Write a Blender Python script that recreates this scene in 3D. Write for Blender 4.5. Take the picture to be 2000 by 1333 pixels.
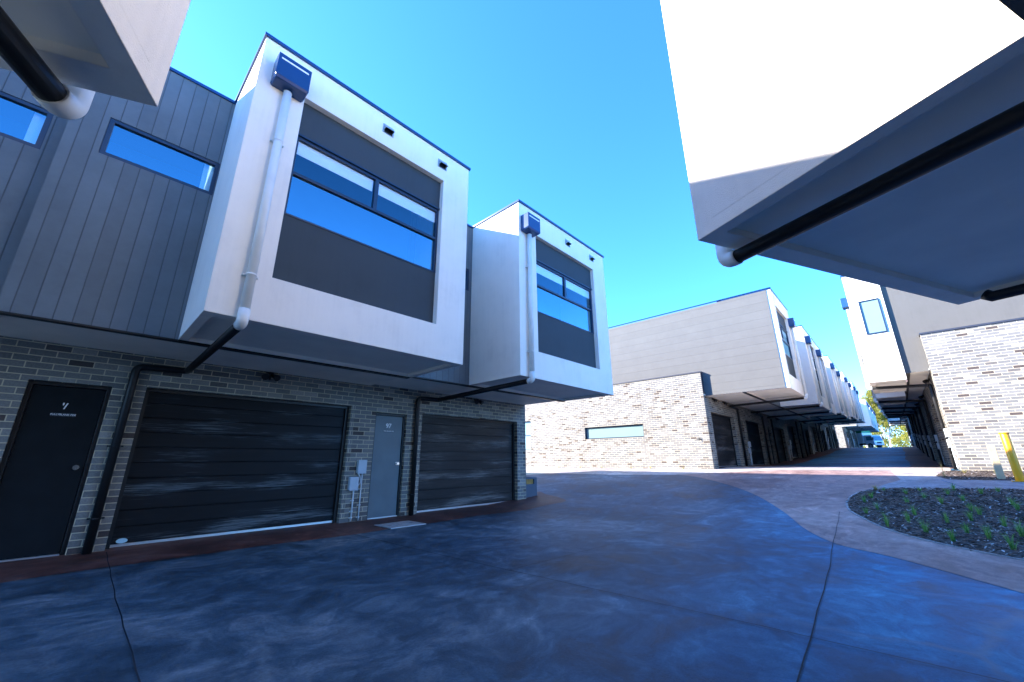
import bpy, bmesh, math, random
from mathutils import Vector, Matrix
R = math.radians
random.seed(7)
for o in list(bpy.data.objects): bpy.data.objects.remove(o)
sc = bpy.context.scene
C = sc.collection

# ------------------------------------------------------------ camera
cam_d = bpy.data.cameras.new('camera'); cam = bpy.data.objects.new('camera', cam_d); C.objects.link(cam)
YAW, PITCH, ROLL, FPX = 0.754894712, 0.289784714, -0.00589648, 776.23
f_ = Vector((math.cos(PITCH)*math.cos(YAW), math.cos(PITCH)*math.sin(YAW), math.sin(PITCH)))
r_ = f_.cross(Vector((0, 0, 1))).normalized(); u_ = r_.cross(f_)
r2 = r_*math.cos(ROLL) + u_*math.sin(ROLL); u2 = -r_*math.sin(ROLL) + u_*math.cos(ROLL)
m = Matrix((r2, u2, -f_)).transposed().to_4x4(); m.translation = Vector((0, 0, 1.14))
cam.matrix_world = m
cam_d.sensor_width = 36; cam_d.sensor_fit = 'HORIZONTAL'; cam_d.lens = FPX*36/2000
cam_d.clip_start = 0.05; cam_d.clip_end = 3000
sc.camera = cam

# ------------------------------------------------------------ world, sun, exposure
SUNV = Vector((-0.70, 1.0, 0.58)).normalized()          # towards the sun
w = bpy.data.worlds.new('World'); sc.world = w; w.use_nodes = True
nt = w.node_tree; nt.nodes.clear()
sky = nt.nodes.new('ShaderNodeTexSky'); sky.sky_type = 'NISHITA'; sky.sun_disc = False
sky.sun_elevation = math.asin(SUNV.z); sky.sun_rotation = math.atan2(SUNV.x, SUNV.y)
sky.air_density = 0.6; sky.dust_density = 0.1; sky.ozone_density = 7.5
bg = nt.nodes.new('ShaderNodeBackground'); bg.inputs['Strength'].default_value = 0.15
wo = nt.nodes.new('ShaderNodeOutputWorld')
hs = nt.nodes.new('ShaderNodeHueSaturation'); hs.inputs['Saturation'].default_value = 1.1; hs.inputs['Value'].default_value = 1.2
nt.links.new(sky.outputs[0], hs.inputs['Color']); nt.links.new(hs.outputs[0], bg.inputs[0]); nt.links.new(bg.outputs[0], wo.inputs[0])
sd = bpy.data.lights.new('sun', 'SUN'); sd.energy = 3.5; sd.angle = R(0.5); sd.color = (1.0, 0.93, 0.84)
so = bpy.data.objects.new('sun', sd); C.objects.link(so); so.location = (-20, 30, 30)
so.rotation_euler = SUNV.to_track_quat('Z', 'Y').to_euler()
vs = sc.view_settings
sc.display_settings.display_device = 'sRGB'
vs.view_transform = 'Standard'; vs.look = 'None'; vs.gamma = 1; vs.use_curve_mapping = False
vs.exposure = 2.72

# ------------------------------------------------------------ materials
def newmat(name):
    mt = bpy.data.materials.new(name); mt.use_nodes = True
    n = mt.node_tree; b = n.nodes['Principled BSDF']
    return mt, n, b
def N(n, t, **k):
    x = n.nodes.new(t)
    for a, v in k.items():
        if a.startswith('i_'): x.inputs[a[2:].replace('_', ' ')].default_value = v
        else: setattr(x, a, v)
    return x
def L(n, a, b): n.links.new(a, b)
def c4(c): return (c[0], c[1], c[2], 1)
def bump(n, b, h, strength, dist=0.01):
    bp = N(n, 'ShaderNodeBump'); bp.inputs['Strength'].default_value = strength; bp.inputs['Distance'].default_value = dist
    L(n, h, bp.inputs['Height']); L(n, bp.outputs[0], b.inputs['Normal']); return bp
def ramp(n, fac, stops, interp='LINEAR'):
    r = N(n, 'ShaderNodeValToRGB'); r.color_ramp.interpolation = interp
    e = r.color_ramp.elements
    while len(e) < len(stops): e.new(0.5)
    for k, (p, c) in enumerate(stops): e[k].position = p; e[k].color = c4(c)
    L(n, fac, r.inputs[0]); return r
def plain(name, col, rough=0.5, metal=0.0, vary=0.06, scale=6, spec=0.5, grain=0.0, gscale=300):
    mt, n, b = newmat(name)
    tc = N(n, 'ShaderNodeTexCoord')
    ns = N(n, 'ShaderNodeTexNoise'); ns.inputs['Scale'].default_value = scale; ns.inputs['Detail'].default_value = 5
    L(n, tc.outputs['Object'], ns.inputs['Vector'])
    lo = [x*(1-vary) for x in col]; hi = [min(1, x*(1+vary)) for x in col]
    r = ramp(n, ns.outputs[0], [(0.3, lo), (0.7, hi)])
    L(n, r.outputs[0], b.inputs['Base Color'])
    b.inputs['Roughness'].default_value = rough; b.inputs['Metallic'].default_value = metal
    b.inputs['Specular IOR Level'].default_value = spec
    if grain:
        g = N(n, 'ShaderNodeTexNoise'); g.inputs['Scale'].default_value = gscale; g.inputs['Detail'].default_value = 3
        L(n, tc.outputs['Object'], g.inputs['Vector']); bump(n, b, g.outputs[0], grain, 0.003)
    return mt
def render_mat(name, col, rough=0.85, rounded_edges=False):
    """acrylic texture coat on cement sheet: trowel mottling, faint rain streaks, fine sand grain"""
    mt, n, b = newmat(name)
    tc = N(n, 'ShaderNodeTexCoord')
    ns = N(n, 'ShaderNodeTexNoise'); ns.inputs['Scale'].default_value = 1.7; ns.inputs['Detail'].default_value = 6; ns.inputs['Roughness'].default_value = .65
    L(n, tc.outputs['Object'], ns.inputs['Vector'])
    mp = N(n, 'ShaderNodeMapping'); mp.inputs['Scale'].default_value = (9, 9, .5); L(n, tc.outputs['Object'], mp.inputs[0])
    st = N(n, 'ShaderNodeTexNoise'); st.inputs['Scale'].default_value = 2; st.inputs['Detail'].default_value = 4; L(n, mp.outputs[0], st.inputs['Vector'])
    s3 = N(n, 'ShaderNodeMath', operation='MULTIPLY_ADD'); L(n, st.outputs[0], s3.inputs[0]); s3.inputs[1].default_value = .4; s3.inputs[2].default_value = .3
    ad = N(n, 'ShaderNodeMath', operation='ADD'); L(n, ns.outputs[0], ad.inputs[0]); L(n, s3.outputs[0], ad.inputs[1])
    r = ramp(n, ad.outputs[0], [(0.0, [x*.86 for x in col]), (0.5, [x*.96 for x in col]), (1.0, col)])
    mr = N(n, 'ShaderNodeMapRange'); mr.inputs[1].default_value = .7; mr.inputs[2].default_value = 1.25
    L(n, ad.outputs[0], mr.inputs[0]); L(n, mr.outputs[0], r.inputs[0])
    L(n, r.outputs[0], b.inputs['Base Color']); b.inputs['Roughness'].default_value = rough; b.inputs['Specular IOR Level'].default_value = .25
    g = N(n, 'ShaderNodeTexNoise'); g.inputs['Scale'].default_value = 160; g.inputs['Detail'].default_value = 3
    L(n, tc.outputs['Object'], g.inputs['Vector']); bp = bump(n, b, g.outputs[0], .55, .004)
    if rounded_edges:
        bv = N(n, 'ShaderNodeBevel', samples=4); bv.inputs['Radius'].default_value = .012; L(n, bv.outputs[0], bp.inputs['Normal'])
    return mt
def brick_mat(name, bw=.245, rh=.0857):
    mt, n, b = newmat(name)
    uv = N(n, 'ShaderNodeUVMap')
    bt = N(n, 'ShaderNodeTexBrick'); bt.offset = .5
    L(n, uv.outputs[0], bt.inputs['Vector'])
    bt.inputs['Color1'].default_value = (0, 0, 0, 1); bt.inputs['Color2'].default_value = (1, 1, 1, 1); bt.inputs['Mortar'].default_value = (0, 0, 0, 1)
    bt.inputs['Scale'].default_value = 1; bt.inputs['Mortar Size'].default_value = .0062; bt.inputs['Mortar Smooth'].default_value = .1
    bt.inputs['Bias'].default_value = 0; bt.inputs['Brick Width'].default_value = bw; bt.inputs['Row Height'].default_value = rh
    cr = ramp(n, bt.outputs['Color'], [(0, (.070, .055, .052)), (.06, (.115, .105, .100)), (.13, (.150, .147, .142)), (.38, (.172, .168, .160)),
                                       (.62, (.190, .184, .174)), (.82, (.225, .214, .198)), (.93, (.29, .272, .245))], 'CONSTANT')
    ns = N(n, 'ShaderNodeTexNoise'); ns.inputs['Scale'].default_value = 45; ns.inputs['Detail'].default_value = 5; ns.inputs['Roughness'].default_value = .7; L(n, uv.outputs[0], ns.inputs['Vector'])
    vr = ramp(n, ns.outputs[0], [(.3, (.72, .72, .72)), (.7, (1.18, 1.18, 1.18))])
    mu = N(n, 'ShaderNodeMixRGB', blend_type='MULTIPLY'); mu.inputs[0].default_value = 1
    L(n, cr.outputs[0], mu.inputs[1]); L(n, vr.outputs[0], mu.inputs[2])
    ns2 = N(n, 'ShaderNodeTexNoise'); ns2.inputs['Scale'].default_value = 2.2; ns2.inputs['Detail'].default_value = 4; L(n, uv.outputs[0], ns2.inputs['Vector'])
    mc = ramp(n, ns2.outputs[0], [(.3, (.46, .385, .26)), (.7, (.58, .50, .36))])
    mx = N(n, 'ShaderNodeMixRGB'); L(n, bt.outputs['Fac'], mx.inputs[0]); L(n, mu.outputs[0], mx.inputs[1]); L(n, mc.outputs[0], mx.inputs[2])
    L(n, mx.outputs[0], b.inputs['Base Color']); b.inputs['Roughness'].default_value = .8; b.inputs['Specular IOR Level'].default_value = .3
    iv = N(n, 'ShaderNodeMath', operation='SUBTRACT'); iv.inputs[0].default_value = 1; L(n, bt.outputs['Fac'], iv.inputs[1])
    a2 = N(n, 'ShaderNodeMath', operation='MULTIPLY_ADD'); L(n, ns.outputs[0], a2.inputs[0]); a2.inputs[1].default_value = .35; L(n, iv.outputs[0], a2.inputs[2])
    bump(n, b, a2.outputs[0], .7, .006)
    return mt
def groove_mat(name, col, pitch=.28, rough=.55, horiz=False, lite=False):
    """boards with shadow-gap joints (grooves are in the sheet itself)"""
    mt, n, b = newmat(name)
    uv = N(n, 'ShaderNodeUVMap'); sx = N(n, 'ShaderNodeSeparateXYZ'); L(n, uv.outputs[0], sx.inputs[0])
    dv = N(n, 'ShaderNodeMath', operation='DIVIDE'); L(n, sx.outputs[1 if horiz else 0], dv.inputs[0]); dv.inputs[1].default_value = pitch
    fr = N(n, 'ShaderNodeMath', operation='FRACT'); L(n, dv.outputs[0], fr.inputs[0])
    pp = N(n, 'ShaderNodeMath', operation='PINGPONG'); L(n, fr.outputs[0], pp.inputs[0]); pp.inputs[1].default_value = .5
    gw = .006/pitch
    mr = N(n, 'ShaderNodeMapRange'); mr.inputs[1].default_value = gw*.5; mr.inputs[2].default_value = gw; L(n, pp.outputs[0], mr.inputs[0])
    tc = N(n, 'ShaderNodeTexCoord')
    ns = N(n, 'ShaderNodeTexNoise'); ns.inputs['Scale'].default_value = 1.5; ns.inputs['Detail'].default_value = 7; ns.inputs['Roughness'].default_value = .7; L(n, tc.outputs['Object'], ns.inputs['Vector'])
    r = ramp(n, ns.outputs[0], [(.3, [x*(.92 if lite else .8) for x in col]), (.75, [x*(1.08 if lite else 1.2) for x in col])])
    fl = N(n, 'ShaderNodeMath', operation='FLOOR'); L(n, dv.outputs[0], fl.inputs[0])
    wn = N(n, 'ShaderNodeTexWhiteNoise', noise_dimensions='1D'); L(n, fl.outputs[0], wn.inputs['W'])
    bv = N(n, 'ShaderNodeMapRange'); bv.inputs[3].default_value = .97 if lite else .9; bv.inputs[4].default_value = 1.02 if lite else 1.08; L(n, wn.outputs[0], bv.inputs[0])
    m0 = N(n, 'ShaderNodeMixRGB', blend_type='MULTIPLY'); m0.inputs[0].default_value = 1; L(n, r.outputs[0], m0.inputs[1]); L(n, bv.outputs[0], m0.inputs[2])
    mx = N(n, 'ShaderNodeMixRGB'); mx.inputs[1].default_value = c4([x*(.88 if lite else .55) for x in col]); L(n, mr.outputs[0], mx.inputs[0]); L(n, m0.outputs[0], mx.inputs[2])
    L(n, mx.outputs[0], b.inputs['Base Color']); b.inputs['Roughness'].default_value = rough
    bump(n, b, mr.outputs[0], .8, .006)
    return mt
def garage_mat(name, col, streak):
    mt, n, b = newmat(name)
    tc = N(n, 'ShaderNodeTexCoord')
    mp = N(n, 'ShaderNodeMapping'); mp.inputs['Scale'].default_value = (1.5, 1.5, 55); L(n, tc.outputs['Object'], mp.inputs[0])
    ns = N(n, 'ShaderNodeTexNoise'); ns.inputs['Scale'].default_value = 1.3; ns.inputs['Detail'].default_value = 8; ns.inputs['Roughness'].default_value = .74; ns.inputs['Distortion'].default_value = .12
    L(n, mp.outputs[0], ns.inputs['Vector'])
    mq = N(n, 'ShaderNodeMapping'); mq.inputs['Scale'].default_value = (.45, 1, 2.6); L(n, tc.outputs['Object'], mq.inputs[0])
    n2 = N(n, 'ShaderNodeTexNoise'); n2.inputs['Scale'].default_value = 1.3; n2.inputs['Detail'].default_value = 4; L(n, mq.outputs[0], n2.inputs['Vector'])
    ml = N(n, 'ShaderNodeMath', operation='MULTIPLY'); L(n, ns.outputs[0], ml.inputs[0]); L(n, n2.outputs[0], ml.inputs[1])
    r = ramp(n, ml.outputs[0], [(.20, [x*.5 for x in col]), (.29, col), (.345, streak), (.42, [x*1.5 for x in streak])])
    L(n, r.outputs[0], b.inputs['Base Color']); b.inputs['Roughness'].default_value = .5; b.inputs['Specular IOR Level'].default_value = .2
    mp2 = N(n, 'ShaderNodeMapping'); mp2.inputs['Scale'].default_value = (8, 8, 150); L(n, tc.outputs['Object'], mp2.inputs[0])
    n3 = N(n, 'ShaderNodeTexNoise'); n3.inputs['Scale'].default_value = 1.5; n3.inputs['Detail'].default_value = 4; L(n, mp2.outputs[0], n3.inputs['Vector'])
    bump(n, b, n3.outputs[0], .6, .004)
    return mt
def concrete_mat(name, dark, mid, light, rough=.5, slab_tint=None):
    """hand-trowelled coloured concrete: overlapping swirls, pale wear and efflorescence"""
    mt, n, b = newmat(name)
    tc = N(n, 'ShaderNodeTexCoord')
    wn = N(n, 'ShaderNodeTexNoise'); wn.inputs['Scale'].default_value = .9; wn.inputs['Detail'].default_value = 6; L(n, tc.outputs['Object'], wn.inputs['Vector'])
    va = N(n, 'ShaderNodeVectorMath', operation='MULTIPLY_ADD'); va.inputs[1].default_value = (.9, .9, 0); L(n, wn.outputs['Color'], va.inputs[0]); L(n, tc.outputs['Object'], va.inputs[2])
    a = N(n, 'ShaderNodeTexNoise'); a.inputs['Scale'].default_value = 1.9; a.inputs['Detail'].default_value = 12; a.inputs['Roughness'].default_value = .70; a.inputs['Distortion'].default_value = .55
    L(n, va.outputs[0], a.inputs['Vector'])
    big = N(n, 'ShaderNodeTexNoise'); big.inputs['Scale'].default_value = .35; big.inputs['Detail'].default_value = 4; L(n, tc.outputs['Object'], big.inputs['Vector'])
    # trowel arcs: rings around scattered cell centres
    vo = N(n, 'ShaderNodeTexVoronoi'); vo.inputs['Scale'].default_value = 1.15; L(n, va.outputs[0], vo.inputs['Vector'])
    sn = N(n, 'ShaderNodeMath', operation='MULTIPLY'); sn.inputs[1].default_value = 34; L(n, vo.outputs['Distance'], sn.inputs[0])
    s2 = N(n, 'ShaderNodeMath', operation='SINE'); L(n, sn.outputs[0], s2.inputs[0])
    ad = N(n, 'ShaderNodeMath', operation='MULTIPLY_ADD'); ad.inputs[1].default_value = .014; L(n, s2.outputs[0], ad.inputs[0]); L(n, a.outputs[0], ad.inputs[2])
    bb = N(n, 'ShaderNodeMath', operation='MULTIPLY_ADD'); bb.inputs[1].default_value = .55; L(n, big.outputs[0], bb.inputs[0]); L(n, ad.outputs[0], bb.inputs[2])
    sb = N(n, 'ShaderNodeMath', operation='SUBTRACT'); L(n, bb.outputs[0], sb.inputs[0]); sb.inputs[1].default_value = .275
    r = ramp(n, sb.outputs[0], [(.36, dark), (.50, mid), (.60, [m_*.6+l_*.4 for m_, l_ in zip(mid, light)]), (.70, light)])
    fn = N(n, 'ShaderNodeTexNoise'); fn.inputs['Scale'].default_value = 55; fn.inputs['Detail'].default_value = 6; fn.inputs['Roughness'].default_value = .8; L(n, tc.outputs['Object'], fn.inputs['Vector'])
    fr = ramp(n, fn.outputs[0], [(.3, (.72, .72, .72)), (.7, (1.22, 1.22, 1.22))])
    # short trowel strokes: two stretched noises, bent by the same warp
    mu0 = r
    for (ang, sc_, sx_) in ((.5, 5.0, .5), (2.2, 8.0, .55)):
        mp = N(n, 'ShaderNodeMapping'); mp.inputs['Rotation'].default_value = (0, 0, ang); mp.inputs['Scale'].default_value = (sx_, 1, 1); L(n, va.outputs[0], mp.inputs[0])
        ts = N(n, 'ShaderNodeTexNoise'); ts.inputs['Scale'].default_value = sc_; ts.inputs['Detail'].default_value = 7; ts.inputs['Roughness'].default_value = .65; ts.inputs['Distortion'].default_value = .4; L(n, mp.outputs[0], ts.inputs['Vector'])
        tr_ = ramp(n, ts.outputs[0], [(.36, (.84, .84, .85)), (.5, (1, 1, 1)), (.66, (1.3, 1.27, 1.24))])
        m_ = N(n, 'ShaderNodeMixRGB', blend_type='MULTIPLY'); m_.inputs[0].default_value = .8; L(n, mu0.outputs[0], m_.inputs[1]); L(n, tr_.outputs[0], m_.inputs[2]); mu0 = m_
    # tyre-worn, dusty and damp patches
    ds = N(n, 'ShaderNodeTexNoise'); ds.inputs['Scale'].default_value = .16; ds.inputs['Detail'].default_value = 3; L(n, tc.outputs['Object'], ds.inputs['Vector'])
    dr = ramp(n, ds.outputs[0], [(.35, (.78, .80, .85)), (.52, (1, 1, 1)), (.66, (1.6, 1.5, 1.38))]); m_ = N(n, 'ShaderNodeMixRGB', blend_type='MULTIPLY'); m_.inputs[0].default_value = 1
    L(n, mu0.outputs[0], m_.inputs[1]); L(n, dr.outputs[0], m_.inputs[2]); mu0 = m_
    mu = N(n, 'ShaderNodeMixRGB', blend_type='MULTIPLY'); mu.inputs[0].default_value = 1; L(n, mu0.outputs[0], mu.inputs[1]); L(n, fr.outputs[0], mu.inputs[2])
    # crazed pale veins (lime bloom along hairline cracks)
    v2 = N(n, 'ShaderNodeTexVoronoi', feature='DISTANCE_TO_EDGE'); v2.inputs['Scale'].default_value = .55; L(n, va.outputs[0], v2.inputs['Vector'])
    vr = ramp(n, v2.outputs[0], [(0, (1, 1, 1)), (.028, (0, 0, 0))])
    gate = ramp(n, big.outputs[0], [(.50, (0, 0, 0)), (.62, (.55, .55, .55))])
    gm = N(n, 'ShaderNodeMath', operation='MULTIPLY'); L(n, vr.outputs[0], gm.inputs[0]); L(n, gate.outputs[0], gm.inputs[1])
    if slab_tint:   # stronger blue tint, blended in towards the garden bed and up the lane
        sp = N(n, 'ShaderNodeSeparateXYZ'); L(n, va.outputs[0], sp.inputs[0])
        e1 = N(n, 'ShaderNodeMath', operation='MULTIPLY_ADD'); L(n, sp.outputs[0], e1.inputs[0]); e1.inputs[1].default_value = -.16; L(n, sp.outputs[1], e1.inputs[2])
        e2 = N(n, 'ShaderNodeMapRange', interpolation_type='SMOOTHSTEP'); L(n, e1.outputs[0], e2.inputs[0]); e2.inputs[1].default_value = 2.6; e2.inputs[2].default_value = -.6; e2.inputs[3].default_value = 0; e2.inputs[4].default_value = 1
        ox = N(n, 'ShaderNodeMixRGB', blend_type='MULTIPLY'); L(n, e2.outputs[0], ox.inputs[0]); L(n, mu.outputs[0], ox.inputs[1]); ox.inputs[2].default_value = c4(slab_tint); mu = ox
    mx = N(n, 'ShaderNodeMixRGB'); L(n, gm.outputs[0], mx.inputs[0]); L(n, mu.outputs[0], mx.inputs[1]); mx.inputs[2].default_value = c4(light)
    L(n, mx.outputs[0], b.inputs['Base Color'])
    rr = N(n, 'ShaderNodeMapRange'); rr.inputs[1].default_value = .3; rr.inputs[2].default_value = .7; rr.inputs[3].default_value = rough-.1; rr.inputs[4].default_value = rough+.15
    L(n, a.outputs[0], rr.inputs[0]); L(n, rr.outputs[0], b.inputs['Roughness'])
    hb = N(n, 'ShaderNodeMath', operation='MULTIPLY_ADD'); hb.inputs[1].default_value = .15; L(n, s2.outputs[0], hb.inputs[0]); L(n, fn.outputs[0], hb.inputs[2])
    bump(n, b, hb.outputs[0], .5, .006); b.inputs['Specular IOR Level'].default_value = .3
    return mt
def glass_mat(name, tint=(.35, .6, .78), refl=.45, rough=0.0):
    mt, n, b = newmat(name); n.nodes.remove(b)
    out = n.nodes['Material Output']
    gl = N(n, 'ShaderNodeBsdfGlossy'); gl.inputs['Color'].default_value = (.46, .84, 1, 1); gl.inputs['Roughness'].default_value = rough
    tr = N(n, 'ShaderNodeBsdfTransparent'); tr.inputs[0].default_value = c4(tint)
    fz = N(n, 'ShaderNodeFresnel'); fz.inputs[0].default_value = 1.5
    ad = N(n, 'ShaderNodeMath', operation='ADD', use_clamp=True); ad.inputs[1].default_value = refl; L(n, fz.outputs[0], ad.inputs[0])
    ge = N(n, 'ShaderNodeNewGeometry'); iv = N(n, 'ShaderNodeMath', operation='SUBTRACT'); iv.inputs[0].default_value = 1; L(n, ge.outputs['Backfacing'], iv.inputs[1])
    fm = N(n, 'ShaderNodeMath', operation='MULTIPLY'); L(n, ad.outputs[0], fm.inputs[0]); L(n, iv.outputs[0], fm.inputs[1])   # only the outer face reflects
    tc = N(n, 'ShaderNodeTexCoord'); ns = N(n, 'ShaderNodeTexNoise'); ns.inputs['Scale'].default_value = 1.2; L(n, tc.outputs['Object'], ns.inputs['Vector'])
    bp = N(n, 'ShaderNodeBump'); bp.inputs['Strength'].default_value = .04; bp.inputs['Distance'].default_value = .02; L(n, ns.outputs[0], bp.inputs['Height']); L(n, bp.outputs[0], gl.inputs['Normal'])
    mx = N(n, 'ShaderNodeMixShader'); L(n, fm.outputs[0], mx.inputs[0]); L(n, tr.outputs[0], mx.inputs[1]); L(n, gl.outputs[0], mx.inputs[2]); L(n, mx.outputs[0], out.inputs[0])
    return mt
def rand_mat(name, cols, rough=.8):
    mt, n, b = newmat(name); g = N(n, 'ShaderNodeNewGeometry')
    r = ramp(n, g.outputs['Random Per Island'], [(k/len(cols), c) for k, c in enumerate(cols)], 'CONSTANT')
    L(n, r.outputs[0], b.inputs['Base Color']); b.inputs['Roughness'].default_value = rough; b.inputs['Specular IOR Level'].default_value = .25
    return mt
def leaf_mat(name, cols):
    mt = rand_mat(name, cols, .6); n = mt.node_tree; b = n.nodes['Principled BSDF']
    tl = N(n, 'ShaderNodeBsdfTranslucent'); r = [x for x in n.nodes if x.type == 'VALTORGB'][0]; L(n, r.outputs[0], tl.inputs[0])
    mx = N(n, 'ShaderNodeMixShader'); mx.inputs[0].default_value = .4; L(n, b.outputs[0], mx.inputs[1]); L(n, tl.outputs[0], mx.inputs[2]); L(n, mx.outputs[0], n.nodes['Material Output'].inputs[0])
    return mt

M = {}
M['white'] = render_mat('white_render', (.94, .86, .75), rounded_edges=True)
M['soffit'] = plain('soffit_paint', (.90, .85, .74), .7, vary=.06, scale=2, grain=.15)
M['infill'] = render_mat('charcoal_render', (.058, .072, .080))
M['clad'] = groove_mat('charcoal_boards', (.118, .140, .150), .15)
M['pale_clad'] = groove_mat('pale_grey_sheet', (.108, .106, .102), .33, .8, True, True)
M['grey_wall'] = render_mat('grey_render', (.118, .114, .107))
M['brick'] = brick_mat('mixed_grey_brick')
M['navy'] = plain('navy_powdercoat', (.010, .050, .15), .25, vary=.05)
M['frame'] = plain('navy_window_frame', (.012, .028, .06), .3, vary=.05)
M['coping'] = plain('dark_coping', (.035, .037, .048), .4, vary=.05)
M['black'] = plain('black_pvc', (.010, .010, .011), .42, vary=.2, spec=.35)
M['door_black'] = plain('black_door_paint', (.006, .008, .010), .6, vary=.2, spec=.15)
M['door_grey'] = plain('grey_door_paint', (.085, .11, .125), .45, vary=.12, scale=3)
M['pvc'] = plain('white_pvc', (.74, .74, .69), .35, vary=.05)
M['pvc_grey'] = plain('pale_grey_pvc', (.55, .58, .60), .35, vary=.05)
M['garage_blk'] = garage_mat('black_woodgrain_steel', (.006, .007, .010), (.07, .085, .094))
M['garage_brn'] = garage_mat('brown_woodgrain_steel', (.040, .036, .035), (.12, .112, .106))
M['alu'] = plain('aluminium', (.6, .6, .62), .35, .8, vary=.05)
M['chrome'] = plain('chrome', (.8, .8, .8), .12, 1.0, vary=.02)
M['steel_box'] = plain('pale_grey_meter_box', (.40, .45, .50), .5, vary=.06)
M['vent'] = plain('galvanised_vent', (.33, .38, .42), .45, .3, vary=.1)
M['glass'] = glass_mat('blue_glass', (.86, .94, .97), .26)
M['glass_clear'] = glass_mat('clear_glass', (.93, .97, .99), .09)
M['frost'] = plain('frosted_glass', (.19, .28, .27), .12, vary=.05, scale=1.2)
M['blind'] = plain('white_blind', (.93, .92, .88), .8, vary=.03)
M['room'] = plain('reflection_blue_room_wall', (.015, .10, .22), .9, vary=.3, scale=1)  # wall coloured blue to stand in for sky reflected in the panes
M['plaster'] = plain('plaster', (.55, .53, .50), .9, vary=.05)
M['letters'] = plain('white_vinyl', (.85, .82, .80), .5, vary=.02)
M['plate'] = plain('dark_plate', (.015, .03, .045), .4, vary=.05)
M['sticker'] = plain('pale_blue_sticker', (.40, .62, .70), .4, vary=.1, scale=20)
M['mortar'] = plain('joint_sealant', (.16, .15, .14), .8)
M['conc'] = concrete_mat('slate_blue_concrete', (.021, .040, .058), (.046, .083, .115), (.155, .19, .215), .62, (.38, 1.45, 2.0))
M['conc_red'] = concrete_mat('oxide_red_concrete', (.050, .019, .015), (.105, .042, .034), (.20, .115, .095), .6)
M['conc_pink'] = concrete_mat('dusty_mauve_concrete', (.17, .10, .092), (.27, .175, .158), (.38, .285, .25), .62)
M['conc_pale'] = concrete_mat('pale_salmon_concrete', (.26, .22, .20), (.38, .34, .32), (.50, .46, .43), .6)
M['path'] = concrete_mat('plain_path_concrete', (.17, .18, .20), (.24, .25, .27), (.34, .34, .34), .65)
M['edge'] = plain('concrete_edge', (.30, .27, .26), .8, vary=.15, scale=8)
M['joint'] = plain('sawcut_joint', (.012, .014, .02), .9)
M['pit'] = plain('pit_lid_concrete', (.42, .40, .38), .85, vary=.22, scale=25, grain=.5)
M['soil'] = plain('mulch_soil', (.085, .062, .052), .95, vary=.6, scale=22, grain=1.0, gscale=60)
M['chips'] = rand_mat('bark_chips', [(.08, .058, .05), (.14, .10, .085), (.22, .17, .145), (.05, .038, .034), (.32, .27, .235), (.50, .46, .43), (.14, .095, .07), (.22, .16, .125)])
M['grass'] = leaf_mat('tuft_green', [(.13, .30, .06), (.18, .36, .08), (.10, .24, .06), (.24, .38, .11)])
M['dry'] = leaf_mat('dry_grass', [(.42, .34, .14), (.35, .30, .12), (.30, .30, .10)])
M['leaf'] = leaf_mat('gum_leaves', [(.24, .245, .03), (.32, .30, .04), (.14, .16, .02), (.40, .36, .07), (.19, .21, .03), (.44, .37, .10)])
M['bark'] = plain('pale_gum_bark', (.50, .43, .36), .85, vary=.35, scale=3)
M['yellow'] = plain('safety_yellow', (.82, .32, .004), .4, vary=.06)
M['cream'] = plain('cream_post', (.46, .36, .21), .7, vary=.08)
M['timber'] = plain('honey_timber', (.36, .20, .05), .6, vary=.3, scale=9)
M['slate'] = render_mat('slate_blue_paint', (.10, .12, .15))
M['truck_white'] = plain('truck_paint', (.72, .78, .82), .35, vary=.03)
M['truck_green'] = plain('truck_sign_green', (.02, .33, .12), .5, vary=.05)
M['rubber'] = plain('rubber', (.02, .02, .02), .8)
M['truck_glass'] = plain('truck_glass', (.10, .22, .28), .08, vary=.1)
M['pink'] = plain('rose_drip_groove', (.42, .27, .25), .8)
M['lamp'] = plain('lamp_lens', (.55, .55, .5), .2)

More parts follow.
